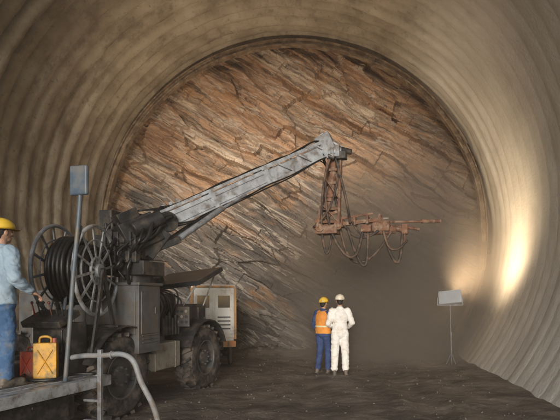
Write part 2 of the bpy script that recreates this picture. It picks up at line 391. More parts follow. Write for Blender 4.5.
# ---------------------------------------------------------------- BOOM RIG
th=R(-12.8)
rig=empty('boom_rig',(-4.03,6.8,0),(0,0,th),'wheeled tunnel drilling rig with long pale grey boom and hose reel','drilling rig')
MI=(Matrix.Translation((-4.03,6.8,0))@Matrix.Rotation(th,4,'Z')).inverted()
def W(x,y,z): return MI@V(x,y,z)
def part(name,bm,m,parent=rig,**k): return mk(name,bm,m,parent,**k)
bm=bmesh.new()
box(bm,(-.35,.6,.72),(.12,5.2,.26)); box(bm,(.35,.6,.72),(.12,5.2,.26))
for y in (-1.6,-.6,.5,1.3,2.6,3.1): box(bm,(0,y,.72),(.6,.12,.2))
box(bm,(0,0,.58),(1.5,.2,.2)); box(bm,(0,2.25,.58),(1.5,.2,.2))
box(bm,(0,3.25,.75),(1.7,.14,.3))
part('chassis',bm,M['dark'],bevel=.01)
def wheel(x,y,side):
    bm=bmesh.new(); cyl(bm,(0,0,0),(side*.12,0,0),.16,.13,20)
    for k in range(8):
        a=k*math.pi/4; cyl(bm,(side*.1,.12*math.cos(a),.12*math.sin(a)),(side*.15,.12*math.cos(a),.12*math.sin(a)),.014,seg=8)
    h=part('wheel',bm,M['grey'],loc=(x,y,.57))
    prof=[(-.15,.30),(-.17,.36),(-.18,.44),(-.165,.51),(-.12,.55),(0,.56),(.12,.55),(.165,.51),(.18,.44),(.17,.36),(.15,.30)]
    bm=bmesh.new(); n=60; rr=[]
    for i in range(n):
        a=2*math.pi*i/n; rr.append([bm.verts.new((px,pr*math.cos(a),pr*math.sin(a))) for px,pr in prof])
    for i in range(n):
        A=rr[i];B=rr[(i+1)%n]
        for k in range(len(prof)-1): bm.faces.new((A[k],A[k+1],B[k+1],B[k]))
        bm.faces.new((A[-1],A[0],B[0],B[-1]))
    for i in range(22):
        for s in (-1,1):
            a=2*math.pi*(i+(.5 if s>0 else 0))/22
            rot=Euler((a,0,0)).to_matrix()
            c=rot@V(s*.085,0,.565); box(bm,c,(.17,.055,.05),rot@Euler((0,0,s*.5)).to_matrix())
    part('tyre',bm,M['rubber'],h,smooth='auto')
    bm=bmesh.new()
    cyl(bm,(-.13,0,0),(.13,0,0),.30,seg=36,cap=False); cyl(bm,(side*.02,0,0),(side*.05,0,0),.295,seg=36)
    ring(bm,(side*.14,0,0),(1,0,0),.305,.018,36,8)
    part('rim',bm,M['grey'],h,smooth='auto')
for x,s in ((.9,1),(-.9,-1)):
    for y in (0,2.25): wheel(x,y,s)
for y in (0,2.25):
    bm=bmesh.new(); P=[]
    for i in range(9):
        a=R(20+140*i/8); P.append((y+.68*math.cos(a),.57+.68*math.sin(a)))
    for i in range(8):
        (ya,za),(yb,zb)=P[i],P[i+1]; beam(bm,(.9,ya,za),(.9,yb,zb),.44,.02,V(0,0,1))
    part('mudguard',bm,M['dark'])
# rear deck
bm=bmesh.new()
box(bm,(.62,-1.45,.66),(1.36,1.7,.03))
for x in [i*.16-.02 for i in range(0,9)]: box(bm,(x,-1.45,.682),(.02,1.68,.012))
box(bm,(.62,-2.3,.63),(1.4,.05,.12)); box(bm,(1.315,-1.45,.63),(.05,1.72,.12)); box(bm,(.62,-.6,.63),(1.4,.05,.12))
box(bm,(0,-1.45,.60),(.08,1.6,.1)); box(bm,(.7,-1.45,.58),(.06,1.6,.1))
part('deck',bm,M['lightsteel'],bevel=.006)
bm=bmesh.new()
beam(bm,(1.37,-.82,1.02),(1.37,-.82,.06),.05,.04)
for z in (.18,.42): box(bm,(1.28,-.82,z),(.24,.05,.03))
part('deck_post',bm,M['midsteel'],bevel=.004)
bm=bmesh.new()
tube(bm,[W(-3.16,5.48,.68),W(-3.13,5.5,1.2),W(-3.09,5.52,1.9),W(-3.05,5.55,2.5),W(-3.03,5.57,2.95)],.024,8,5)
tube(bm,[W(-3.55,6.05,.68),W(-3.5,6.05,1.5),W(-3.3,5.9,2.1),W(-3.05,5.6,2.45)],.02,8,5)
part('mirror_post',bm,M['post'],smooth=True)
bm=bmesh.new(); box(bm,W(-3.04,5.55,2.97),(.23,.05,.34)); 
part('mirror',bm,M['mirror'],bevel=.02)
bm=bmesh.new(); box(bm,(.55,-1.35,.36),(.9,1.1,.34)); box(bm,(1.005,-1.35,.36),(.015,.9,.25)); box(bm,(1.02,-1.35,.44),(.02,.14,.03))
part('tool_box',bm,M['dark'],bevel=.012)
for P,r_ in (([(.2,-2.35,.56),(.5,-2.37,.42),(.8,-2.36,.40),(1.1,-2.34,.56)],.02),([(.1,-2.36,.56),(.4,-2.4,.34),(.75,-2.40,.30),(1.2,-2.34,.5)],.015),([(1.25,-.75,.72),(1.05,-.9,.73),(1.1,-1.2,.72),(.85,-1.3,.72),(.6,-1.15,.72),(.5,-.95,.74)],.018)):
    bm=bmesh.new(); tube(bm,P,r_,8,6); part('deck_hose',bm,M['hose'],smooth=True)
# engine housing
bm=bmesh.new()
box(bm,(-.1,.85,1.28),(1.7,1.15,.86))
box(bm,(-.1,.85,1.73),(1.62,1.05,.04))
for i in range(9): box(bm,(.765,.95,1.02+i*.06),(.03,.46,.022),Euler((0,.5,0)).to_matrix())
for i in range(8): box(bm,(-.1+(i-3.5)*.18,.27,1.2),(.1,.02,.5))
part('engine_housing',bm,M['grey'],bevel=.015)
bm=bmesh.new(); tube(bm,[(-.5,.9,1.7),(-.5,.9,2.1),(-.5,.88,2.3),(-.5,.75,2.42)],.05,12,4); cyl(bm,(-.5,.9,1.85),(-.5,.9,2.1),.09)
part('exhaust_pipe',bm,M['rust'],smooth='auto')
bm=bmesh.new(); box(bm,(.78,1.12,.72),(.38,.84,.42)); cyl(bm,(.85,.85,.93),(.85,.85,.98),.05)
for y in (.85,1.4): box(bm,(.78,y,.72),(.40,.04,.44))
part('fuel_tank',bm,M['cream'],bevel=.02)
bm=bmesh.new()
box(bm,(.1,2.3,1.22),(1.3,.95,.62))
for k in range(3): box(bm,(.758,2.0+k*.3,1.24),(.02,.26,.46))
for k in range(3): box(bm,(.775,2.08+k*.3,1.24),(.02,.02,.1))
box(bm,(.35,1.81,1.3),(.5,.02,.3))
for x in (-.4,-.1,.2): box(bm,(x,2.2,1.62),(.22,.5,.2))
part('control_cabinet',bm,M['hood'],bevel=.01)
HC=V(.50,2.40,2.02); rt=Euler((R(18),R(-6),0)).to_matrix()
bm=bmesh.new()
box(bm,HC,(1.15,.98,.03),rt)
for k in (-1,1): box(bm,rt@V(k*.56,0,-.04)+HC,(.03,.98,.06),rt)
box(bm,rt@V(0,-.475,-.04)+HC,(1.1,.03,.06),rt); box(bm,rt@V(0,.475,-.04)+HC,(1.1,.03,.06),rt)
box(bm,rt@V(0,0,-.035)+HC,(.04,.94,.04),rt); box(bm,rt@V(0,0,-.033)+HC,(1.08,.04,.04),rt)
part('hood_panel',bm,M['hood'],bevel=.004)
for x in (-.1,1.0):
    for yy in (-.35,.35):
        bm=bmesh.new(); cyl(bm,(x*.75+.02,2.3+yy,1.5),rt@V(x-.5,yy,-.02)+HC,.013,seg=8)
        part('hood_strut',bm,M['lightsteel'])
bm=bmesh.new(); box(bm,(.9,1.72,1.32),(.26,.03,.34))
gp=part('gauge_panel',bm,M['grey'],bevel=.006)
for i in range(3):
    for j in range(3):
        bm=bmesh.new(); cyl(bm,(.82+i*.08,1.702,1.23+j*.09),(.82+i*.08,1.69,1.23+j*.09),.026,seg=16)
        part('gauge',bm,M['glass'] if (i+2*j)%3 else M['cream'],gp)
bm=bmesh.new()
rq=random.Random(11)
for k in range(6): cyl(bm,(.80,1.30+.09*k,1.02),(.80,1.30+.09*k,1.30+.05*(k%3)),.034,seg=12)
for k in range(7):
    tube(bm,[(.72+rq.uniform(0,.1),1.2+.1*k,1.3),(.86,1.15+.1*k,1.5+rq.uniform(-.08,.1)),(.8,1.0+.12*k,1.68+rq.uniform(-.05,.12)),(.5,1.0+.1*k,1.78)],.014,6,5)
for k in range(4): box(bm,(.2+.14*k,1.2,1.80+.03*(k%2)),(.1,.2,.14))
cyl(bm,(.1,.5,1.85),(.6,.5,1.85),.09); cyl(bm,(-.2,1.1,1.86),(.5,1.35,1.86),.08)
part('hydraulic_fittings',bm,M['dark'],smooth='auto')
bm=bmesh.new(); x=-.95; box(bm,(x,3.05,.6),(.16,.16,.75)); cyl(bm,(x,3.05,.3),(x,3.05,.06),.05); cyl(bm,(x,3.05,.07),(x,3.05,.02),.17); beam(bm,(x*.3,3.05,.85),(x,3.05,.85),.12,.12)
part('stabiliser_leg',bm,M['grey'],bevel=.008)
bm=bmesh.new(); box(bm,(.72,-.72,1.02),(.5,.3,.62)); box(bm,(.72,-.86,1.38),(.54,.34,.08),Euler((R(25),0,0)).to_matrix())
box(bm,(.72,-.878,1.1),(.36,.02,.3)); 
cons=part('control_console',bm,M['dark'],bevel=.015)
for i in range(6):
    bm=bmesh.new(); x=.52+i*.08; cyl(bm,(x,-.88,1.40),(x,-.93,1.56),.008,seg=8); bmesh.ops.create_uvsphere(bm,u_segments=10,v_segments=8,radius=.018,matrix=Matrix.Translation((x,-.93,1.57)))
    part('lever',bm,M['red'] if i%3==0 else M['dark'],cons,smooth=True)
# hose reel
RC=V(.66,-.38,1.98); RX=Matrix.Rotation(R(14),3,'Z')
def RW(x,y,z): return RC+RX@V(x,y,z)
rax=RX@V(1,0,0)
bm=bmesh.new(); cyl(bm,RW(-.25,0,0),RW(.25,0,0),.17,seg=28); cyl(bm,RW(-.36,0,0),RW(.36,0,0),.035)
box(bm,RC+V(.0,.30,-.75),(.8,.08,.08))
beam(bm,RW(-.34,0,0),RW(-.34,.45,-1.1),.05,.08); beam(bm,RW(.335,0,0),RW(.335,.45,-1.1),.03,.07); beam(bm,RW(.335,0,0),RW(.335,-.30,-1.1),.03,.07)
reel=part('hose_reel',bm,M['dark'],bevel=.005)
for xx in (-.24,.26):
    bm=bmesh.new()
    ring(bm,RW(xx,0,0),rax,.575,.024,56,10); ring(bm,RW(xx,0,0),rax,.40,.010,40,8); ring(bm,RW(xx,0,0),rax,.17,.018,32,8)
    for k in range(12):
        a=k*math.pi/6+.2; c,s=math.cos(a),math.sin(a); beam(bm,RW(xx,c*.05,s*.05),RW(xx,c*.57,s*.57),.03,.016,rax)
    cyl(bm,RW(xx-.03,0,0),RW(xx+.05,0,0),.09)
    part('reel_flange',bm,M['silver'] if xx>0 else M['midsteel'],reel,smooth='auto')
bm=bmesh.new()
for lay in range(3):
    for i in range(9): ring(bm,RW(-.205+i*.052,0,0),rax,.21+lay*.052,.026,36,8)
for i in range(6): ring(bm,RW(-.18+i*.052,0,0),rax,.37,.026,36,8)
for i in range(4): ring(bm,RW(-.12+i*.052,0,0),rax,.42,.026,36,8)
part('wound_hose',bm,M['hose'],reel,smooth=True)
# turret on boxy pedestal
T0=W(-3.05,7.05,0)
bm=bmesh.new()
box(bm,(T0.x-.02,T0.y,1.33),(.52,.50,.96))
box(bm,(T0.x-.02,T0.y-.255,1.42),(.42,.012,.60)); box(bm,(T0.x+.245,T0.y,1.42),(.012,.40,.60)); box(bm,(T0.x+.256,T0.y+.12,1.45),(.014,.03,.1))
box(bm,(T0.x-.02,T0.y,1.83),(.58,.56,.04))
for z in (1.0,1.05,1.1): box(bm,(T0.x+.25,T0.y,z),(.012,.36,.02))
part('pedestal_cabinet',bm,M['grey'],bevel=.01)
bm=bmesh.new()
cyl(bm,V(T0.x,T0.y,1.85),V(T0.x,T0.y,1.95),.25,seg=28); cyl(bm,V(T0.x,T0.y,1.93),V(T0.x,T0.y,2.35),.18,seg=24)
for k in range(12):
    a=k*math.pi/6; cyl(bm,V(T0.x+.22*math.cos(a),T0.y+.22*math.sin(a),1.93),V(T0.x+.22*math.cos(a),T0.y+.22*math.sin(a),1.98),.016,seg=6)
part('turret',bm,M['dark'],smooth='auto')
B0=W(-2.75,7.2,2.72); BT=W(-.42,9.3,4.46)
bd=(BT-B0).normalized(); F=frame(bd); bs=F.col[0]; bu=F.col[2]
def bp_(t,s=0,u=0): return B0+bd*t+bs*s+bu*u
BL=(BT-B0).length
bm=bmesh.new()
for s in (-.2,.2):
    beam(bm,V(T0.x,T0.y,2.3)+bs*s,bp_(-.1,s,0),.05,.42,bu)
    cyl(bm,bp_(.05,s-.03,0),bp_(.05,s+.03,0),.15,seg=20)
box(bm,bp_(-.38,0,.02),(.5,.5,.42),F)
cyl(bm,bp_(-.55,-.3,.15),bp_(-.1,-.3,.15),.12); cyl(bm,bp_(-.5,.3,.1),bp_(-.05,.3,.1),.10)
box(bm,bp_(-.4,.0,.28),(.3,.3,.16),F)
beam(bm,V(T0.x,T0.y,2.25),bp_(.12,0,-.30),.46,.10,bu)
part('boom_yoke',bm,M['dark'],smooth='auto',bevel=.01)
bm=bmesh.new()
beam(bm,bp_(0),bp_(2.1),.25,.24,bu)
for t in (.06,.9,2.04): beam(bm,bp_(t),bp_(t+.08),.29,.285,bu)
for s in (-.10,.10): beam(bm,bp_(.05,s,.16),bp_(2.35,s,.165),.05,.045,bu)
beam(bm,bp_(.2,.135,.07),bp_(2.0,.135,.07),.012,.03,bu); beam(bm,bp_(.2,.135,-.07),bp_(2.0,.135,-.07),.012,.03,bu)
for i in range(3):
    t=.18+i*.13; box(bm,bp_(t,-.02,.21),(.05,.05,.06),F)
boom=part('boom',bm,M['boom'],bevel=.008)
bm=bmesh.new()
beam(bm,bp_(2.05),bp_(BL-.1),.21,.20,bu)
for s in (-.135,.135):
    beam(bm,bp_(2.0,s,.15),bp_(BL+.0,s,.16),.03,.06,bu)
    beam(bm,bp_(2.1,s,-.11),bp_(BL+.0,s,-.11),.02,.04,bu)
    for i in range(3):
        t=2.35+i*.5
        if t<BL-.1: beam(bm,bp_(t,s,.14),bp_(t+.3,s,-.1),.02,.03,bu)
box(bm,bp_(BL-.02,0,.02),(.34,.20,.32),F)
part('telescopic_section',bm,M['boom'],boom,bevel=.006)
bm=bmesh.new()
for s in (-1,1):
    cyl(bm,bp_(.1,s*.2,-.28),bp_(1.0,s*.16,-.155),.045); cyl(bm,bp_(.95,s*.16,-.16),bp_(1.5,s*.14,-.12),.025)
part('lift_cylinder',bm,M['midsteel'],boom,smooth='auto')
bm=bmesh.new()
for k in range(4):
    s=-.155-.012*k; u=.06-.05*k
    tube(bm,[bp_(-.3,s,u+.1)]+[bp_(t,s+random.uniform(-.01,.01),u-.03*math.sin(t*5+k)) for t in (.3,.8,1.3,1.8,2.3,2.7)]+[bp_(BL,s,u-.05),bp_(BL+.1,s,-.35-.1*k)],.013,6,5)
for k in range(3):
    tube(bm,[bp_(-.2,-.03+.03*k,.3)]+[bp_(t,-.03+.03*k,.185+.02*math.sin(t*6+k)) for t in (.2,.7,1.3,1.9,2.5,3.0)]+[bp_(BL-.1,-.03+.03*k,.22),bp_(BL+.18,0,.05)],.012,6,5)
for k in range(2):
    tube(bm,[bp_(.1,.15,-.05-.05*k)]+[bp_(t,.15+.01*k,-.12-.03*k-.03*abs(math.sin(t*3+k))) for t in (.5,1.0,1.5,2.0,2.5)]+[bp_(BL-.1,.15,-.12),bp_(BL+.1,.1,-.3)],.012,6,5)
part('boom_hose',bm,M['hose'],boom,smooth=True)
bm=bmesh.new()
box(bm,W(-.36,9.3,4.58),(.30,.26,.34),Euler((0,R(-25),0)).to_matrix()); box(bm,W(-.20,9.3,4.42),(.26,.30,.22)); cyl(bm,W(-.30,9.16,4.50),W(-.30,9.44,4.50),.07,seg=18)
beam(bm,W(-.46,9.3,4.76),W(-.30,9.3,4.5),.2,.1); beam(bm,W(-.42,9.3,4.68),W(-.04,9.35,4.50),.22,.05)
for k in range(4): cyl(bm,W(-.26+.06*k,9.15,4.36),W(-.26+.06*k,9.14,4.48),.018,seg=8)
part('boom_head',bm,M['midsteel'],boom,smooth='auto',bevel=.008)
bm=bmesh.new()
cyl(bm,W(-.12,9.2,4.47),W(.12,9.3,4.44),.055); box(bm,W(-.06,9.2,4.34),(.18,.16,.14)); cyl(bm,W(-.46,9.2,4.38),W(-.2,9.2,4.30),.045)
part('head_motor',bm,M['dark'],boom,smooth='auto',bevel=.006)
bm=bmesh.new()
for (xa,xb) in ((-.30,-.52),(-.08,-.12)):
    for yy in (9.25,9.5): beam(bm,W(xa,yy,4.35),W(xb,yy,2.98),.05,.09,V(0,1,0))
for i in range(5):
    z=4.1-i*.25; f=(4.35-z)/1.37; box(bm,W((-.30-.22*f-.08-.04*f)/2,9.375,z),(.26+.18*f,.2,.05))
for i in range(2):
    z=3.9-i*.45; beam(bm,W(-.36-.1*i,9.23,z),W(-.09,9.23,z-.4),.02,.05,V(0,1,0))
cyl(bm,W(-.2,9.37,4.3),W(-.3,9.37,3.5),.07); cyl(bm,W(-.3,9.37,3.5),W(-.34,9.37,3.0),.035)
box(bm,W(-.33,9.37,2.95),(.42,.3,.16)); cyl(bm,W(-.48,9.22,2.98),W(-.48,9.52,2.98),.08); cyl(bm,W(-.14,9.22,3.02),W(-.14,9.52,3.02),.08)
beam(bm,W(-.6,9.37,2.98),W(-.34,9.37,3.28),.1,.08); beam(bm,W(-.58,9.3,3.1),W(-.15,9.3,3.3),.04,.06)
arm=part('hanging_arm',bm,M['rust'],bevel=.006)
bm=bmesh.new()
beam(bm,W(-.45,9.4,3.02),W(.75,9.6,3.20),.12,.07); beam(bm,W(-.1,9.4,3.18),W(.55,9.52,3.30),.04,.04)
for t in (0,.25,.5,.75,1): 
    x=-.3+1.0*t; box(bm,W(x,9.43+.17*t,3.06+.15*t),(.05,.2,.16))
part('feed_beam',bm,M['rust'],arm,bevel=.004)
bm=bmesh.new()
cyl(bm,W(.5,9.6,3.14),W(1.72,9.85,3.20),.026); cyl(bm,W(1.55,9.83,3.197),W(1.95,9.9,3.215),.042); cyl(bm,W(1.0,9.7,3.08),W(1.5,9.78,3.03),.03)
part('drill_rod',bm,M['rust'],arm,smooth='auto')
bm=bmesh.new()
box(bm,W(.72,9.6,3.06),(.34,.18,.2)); cyl(bm,W(.55,9.6,2.96),W(1.0,9.66,3.0),.08); cyl(bm,W(.9,9.66,3.05),W(1.25,9.72,2.98),.05); box(bm,W(1.2,9.72,3.02),(.12,.14,.2)); cyl(bm,W(1.2,9.72,3.02),W(1.16,9.75,2.68),.035); box(bm,W(.42,9.5,3.0),(.2,.16,.14))
part('rock_drill',bm,M['rust'],arm,bevel=.01,smooth='auto')
bm=bmesh.new(); cyl(bm,W(.72,9.58,3.21),W(.86,9.60,3.22),.02); part('accumulator',bm,M['cream'],arm)
bm=bmesh.new()
def loop(a,b,sag,side=0,r=.026,kink=0):
    a=V(*a);b=V(*b); P=[]
    for i in range(7):
        t=i/6; p=a.lerp(b,t); p.z-=sag*4*t*(1-t); p.x+=kink*math.sin(math.pi*t); p.y+=side*math.sin(math.pi*t); P.append(W(*p))
    tube(bm,P,r,8,5)
loop((-.2,9.4,3.6),(.70,9.55,3.0),.42,0,.028,-.1); loop((-.3,9.3,3.0),(.35,9.5,2.95),.55,-.1,.03,.08); loop((-.15,9.3,3.4),(.95,9.6,3.0),.85,.1,.026,-.2)
loop((.75,9.55,2.98),(1.15,9.7,2.95),.62,0,.032,.08); loop((.75,9.55,3.0),(1.25,9.7,2.8),.30,-.1,.024,-.08); loop((-.35,9.3,4.2),(-.25,9.3,2.9),.12,-.1,.022,-.06); loop((-.2,9.25,4.4),(.1,9.4,3.1),.2,-.15,.026,.06)
loop((-.45,9.35,2.95),(-.25,9.4,2.9),.42,0,.026); loop((-.25,9.25,4.4),(-.45,9.25,3.0),-.1,-.1,.022,-.05); loop((-.1,9.25,4.4),(-.6,9.3,3.0),.2,-.12,.022,.12)
loop((.1,9.4,3.2),(.5,9.5,3.1),.28,.05,.02,.05); loop((.05,9.4,3.0),(.45,9.5,2.95),.7,.05,.03,.12)
part('arm_hose',bm,M['darkhose'],arm,smooth=True)
bm=bmesh.new()
rnd=random.Random(3)
for k in range(26):
    a=V(T0.x+rnd.uniform(-.25,.25),T0.y+rnd.uniform(-.3,.1),rnd.uniform(1.8,2.25)); b=bp_(rnd.uniform(-.5,.2),rnd.uniform(-.3,.3),rnd.uniform(-.1,.25))
    m_=(a+b)/2+V(rnd.uniform(-.3,.2),rnd.uniform(-.4,.0),rnd.uniform(-.1,.2))
    tube(bm,[a,a.lerp(m_,.5)+V(0,-.1,0),m_,b.lerp(m_,.4)+V(0,0,.06),b],rnd.choice((.018,.024,.03)),6,6)
for k in range(5): tube(bm,[bp_(-.3,-.2,.1),V(.7,.15,2.35-k*.05),V(.5-k*.05,-.1,1.9),V(.3,.1,1.6),V(.2,.3,1.5)],.022,6,6)
part('turret_hose',bm,M['hose'],smooth=True)
bm=bmesh.new()
for k in range(5):
    box(bm,V(T0.x-.25+.1*k,T0.y-.28,2.45+.04*(k%2)),(.08,.16,.2)); cyl(bm,V(T0.x-.25+.1*k,T0.y-.28,2.5),V(T0.x-.25+.1*k,T0.y-.3,2.68),.022,seg=8)
box(bm,V(T0.x-.1,T0.y-.1,2.35),(.66,.42,.34)); cyl(bm,V(T0.x-.4,T0.y-.1,2.72),V(T0.x+.1,T0.y-.1,2.72),.12); box(bm,V(T0.x-.3,T0.y-.15,2.75),(.2,.2,.26))
for k in range(6): box(bm,V(T0.x-.3+.11*k,T0.y-.32,2.2),(.07,.1,.16))
box(bm,V(T0.x+.05,T0.y-.05,2.05),(.6,.5,.2))
part('valve_block',bm,M['dark'],bevel=.008,smooth='auto')
def spot(name,loc,target,power,size,color,rad=.08,blend=.6):
    l=bpy.data.lights.new(name,'SPOT'); l.energy=power; l.spot_size=R(size); l.spot_blend=blend; l.color=color; l.shadow_soft_size=rad
    o=bpy.data.objects.new(name,l); COL.objects.link(o); o.location=loc; o.rotation_euler=(Vector(target)-Vector(loc)).to_track_quat('-Z','Y').to_euler(); return o
for (x,y,z) in ((-3.45,8.95,2.2),(-4.9,9.3,2.2)):
    bm=bmesh.new(); c=W(x,y,z-.25); d=(W(-1,15,5)-c).normalized(); f=frame(d)
    box(bm,c,(.2,.12,.16),f); cyl(bm,c-V(0,0,.08),V(c.x,c.y,1.5),.015,seg=8)
    lp=part('work_lamp',bm,M['dark'],bevel=.01)
    bm=bmesh.new(); box(bm,c+d*.064,(.17,.01,.13),f); part('lamp_lens',bm,M['lampglass'],lp)
spot('work_light',(-3.40,9.6,2.3),(-.7,15,8.5),680,115,(1,.76,.52),.25,1.0)
spot('work_light',(-4.9,9.8,2.3),(-2.2,15,7.8),360,115,(1,.78,.54),.25,1.0)

# ---------------------------------------------------------------- grey hose
bm=bmesh.new()
tube(bm,[(-3.35,5.82,.90),(-3.1,5.75,.94),(-2.85,5.7,.95),(-2.6,5.65,.97),(-2.44,5.6,.89),(-2.33,5.55,.66),(-2.15,5.45,.40),(-2.02,5.3,.14),(-1.95,5.0,.05),(-1.95,4.5,.04)],.031,12,8)
ring(bm,(-3.3,5.81,.91),(1,-.1,.3),.040,.014,16,6); ring(bm,(-2.73,5.68,.96),(1,-.1,0),.037,.012,16,6)
mk('water_hose',bm,M['greyhose'],smooth=True,label='thick grey hose arching from the rig to the ground',cat='hose')

# ---------------------------------------------------------------- jerry cans
def jerry(loc,rz,m,label,sc=(1,1,1)):
    e=empty('jerry_can',loc,(0,0,rz),label,'jerry can'); e.scale=sc
    bm=bmesh.new(); box(bm,(0,0,.17),(.24,.16,.34)); 
    for s in (-1,1):
        beam(bm,(-.08,s*.081,.06),(.08,s*.081,.28),.012,.02,V(0,1,0)); beam(bm,(.08,s*.083,.06),(-.08,s*.083,.28),.012,.02,V(0,1,0))
    mk('can_body',bm,m,e,bevel=.025)
    bm=bmesh.new(); tube(bm,[(-.07,0,.33),(-.06,0,.385),(.0,0,.395),(.05,0,.38),(.055,0,.335)],.012,8,5); mk('handle',bm,m,e,smooth=True)
    bm=bmesh.new(); cyl(bm,(.09,0,.335),(.09,0,.38),.026,seg=16); mk('cap',bm,M['red'],e,bevel=.003)
jerry((-3.42,5.55,.69),.4,M['yellow'],'yellow plastic jerry can on the rig deck',(.95,1.0,1.25))
jerry((-3.70,5.72,.69),-.2,M['red'],'red jerry can standing on the rig deck',(.75,.9,.9))

# ---------------------------------------------------------------- white service truck behind
tx,ty=-3.06,11.3
tr=empty('service_truck',(tx,ty,gz(tx,ty+1)),(0,0,R(17)),'narrow white box-bodied service truck parked near the rock face','truck')
tr.scale=(.58,1,1)
bm=bmesh.new()
box(bm,(0,1.5,.62),(1.6,3.1,.22)); box(bm,(0,.75,1.34),(1.74,1.6,1.28)); 
mk('cargo_body',bm,M['white'],tr,bevel=.05)
bm=bmesh.new()
P=[(1.62,.7),(1.62,1.85),(2.55,1.85),(2.85,1.3),(3.1,1.2),(3.1,.55),(1.62,.55)]
a_=[bm.verts.new((-.82,y,z)) for y,z in P]; b_=[bm.verts.new((.82,y,z)) for y,z in P]
bm.faces.new(a_); bm.faces.new(b_[::-1])
for i in range(len(P)): bm.faces.new((a_[i],b_[i],b_[(i+1)%len(P)],a_[(i+1)%len(P)]))
mk('cab',bm,M['white'],tr,bevel=.04)
for x in (-.4,.4):
    bm=bmesh.new(); box(bm,(x,-.06,1.34),(.72,.03,1.04)); mk('rear_door',bm,M['white'],tr,bevel=.01)
    bm=bmesh.new(); box(bm,(x,-.082,1.58),(.46,.02,.28)); mk('rear_window',bm,M['glass'],tr,bevel=.005)
bm=bmesh.new()
for i in range(4): box(bm,(.4,-.085,.95+i*.09),(.5,.02,.03))
mk('vent_grille',bm,M['grey'],tr)
bm=bmesh.new()
for x in (-.84,.84): box(bm,(x,-.07,1.3),(.09,.06,1.2))
box(bm,(0,-.12,.6),(1.7,.12,.14)); box(bm,(0,-.075,1.93),(1.6,.05,.05))
mk('rear_frame',bm,M['orange'],tr,bevel=.006)
bm=bmesh.new(); box(bm,(.878,.75,1.4),(.015,1.1,.45)); mk('side_window',bm,M['glass'],tr)
for x in (-.72,.72):
    bm=bmesh.new(); box(bm,(x,-.19,.62),(.2,.02,.09)); mk('tail_light',bm,M['amber'],tr)
    for y in (.7,2.5):
        bm=bmesh.new(); cyl(bm,(x-.03,y,.33),(x+.1*(1 if x>0 else -1),y,.33),.2,seg=24); wl=mk('wheel',bm,M['grey'],tr,smooth='auto')
        bm=bmesh.new(); ring(bm,(x,y,.33),(1,0,0),.24,.095,36,12); mk('tyre',bm,M['rubber'],wl,smooth=True)

# ---------------------------------------------------------------- floodlight on stand
fx,fy=2.6,12.0; fz=gz(fx,fy)
fl=empty('floodlight',(fx,fy,fz),(0,0,0),'pale box floodlight on a thin tripod stand','floodlight')
hz=1.6-fz
bm=bmesh.new(); cyl(bm,(.03,0,.1),(0,0,hz-.12),.014,seg=10); cyl(bm,(.03,0,.1),(.03,0,.8),.020,seg=10)
for k in range(3):
    a=k*2.1+.4; p=V(.03+.13*math.cos(a),.13*math.sin(a),0); q=V(fx+p.x,fy+p.y,0); p.z=gz(q.x,q.y)-fz
    cyl(bm,(.03,0,.3),p,.010,seg=8)
beam(bm,(-.3,0,hz-.12),(.3,0,hz-.12),.03,.02)
for x in (-.31,.31): beam(bm,(x,0,hz-.13),(x,0,hz+.06),.02,.03,V(0,1,0))
mk('tripod',bm,M['midsteel'],fl)
rt=Euler((R(-20),R(-6),R(-15))).to_matrix()
bm=bmesh.new(); box(bm,(0,0,hz+.06),(.56,.14,.34),rt)
for z in (-.15,.15): box(bm,rt@V(0,-.075,z)+V(0,0,hz+.06),(.54,.03,.03),rt)
mk('lamp_housing',bm,M['clean'],fl,bevel=.02)
bm=bmesh.new(); box(bm,rt@V(0,.075,0)+V(0,0,hz+.06),(.5,.01,.3),rt); mk('lamp_lens',bm,M['lampglass'],fl)
spot('flood_light',(fx+.15,fy+.25,1.85),(4.6,12.95,3.5),1150,105,(1,.76,.48),.6,1.0)

# ---------------------------------------------------------------- people
def capsule(bm,a,r1,b,r2,seg=14):
    a=Vector(a);b=Vector(b);d=b-a;L_=d.length; q=d.to_track_quat('Z','Y').to_matrix()
    rings=[]
    for i in range(1,6):
        t=math.pi/2*(1-i/5); rings.append((-math.sin(t)*r1,math.cos(t)*r1))
    for i in range(0,5):
        t=math.pi/2*i/5; rings.append((L_+math.sin(t)*r2,math.cos(t)*r2))
    vb=bm.verts.new(a+q@V(0,0,-r1)); vt=bm.verts.new(a+q@V(0,0,L_+r2)); rv=[]
    for z,r in rings: rv.append([bm.verts.new(a+q@V(r*math.cos(2*math.pi*k/seg),r*math.sin(2*math.pi*k/seg),z)) for k in range(seg)])
    for i in range(len(rv)-1):
        for k in range(seg): bm.faces.new((rv[i][k],rv[i][(k+1)%seg],rv[i+1][(k+1)%seg],rv[i+1][k]))
    for k in range(seg):
        bm.faces.new((rv[0][(k+1)%seg],rv[0][k],vb)); bm.faces.new((rv[-1][k],rv[-1][(k+1)%seg],vt))
def ell(bm,c,r,rot=None):
    bmesh.ops.create_uvsphere(bm,u_segments=24,v_segments=16,radius=1,matrix=Matrix.Translation(Vector(c))@(rot.to_4x4() if rot else Matrix())@Matrix.Diagonal((*r,1)))
def ecyl(bm,c,rx,ry,h,rx2=None,ry2=None):
    n=28;rx2=rx2 or rx;ry2=ry2 or ry; A=[];B=[]
    for k in range(n):
        a=2*math.pi*k/n; A.append(bm.verts.new((c[0]+rx*math.cos(a),c[1]+ry*math.sin(a),c[2]-h/2))); B.append(bm.verts.new((c[0]+rx2*math.cos(a),c[1]+ry2*math.sin(a),c[2]+h/2)))
    bm.faces.new(A[::-1]);bm.faces.new(B)
    for k in range(n): bm.faces.new((A[k],A[(k+1)%n],B[(k+1)%n],B[k]))
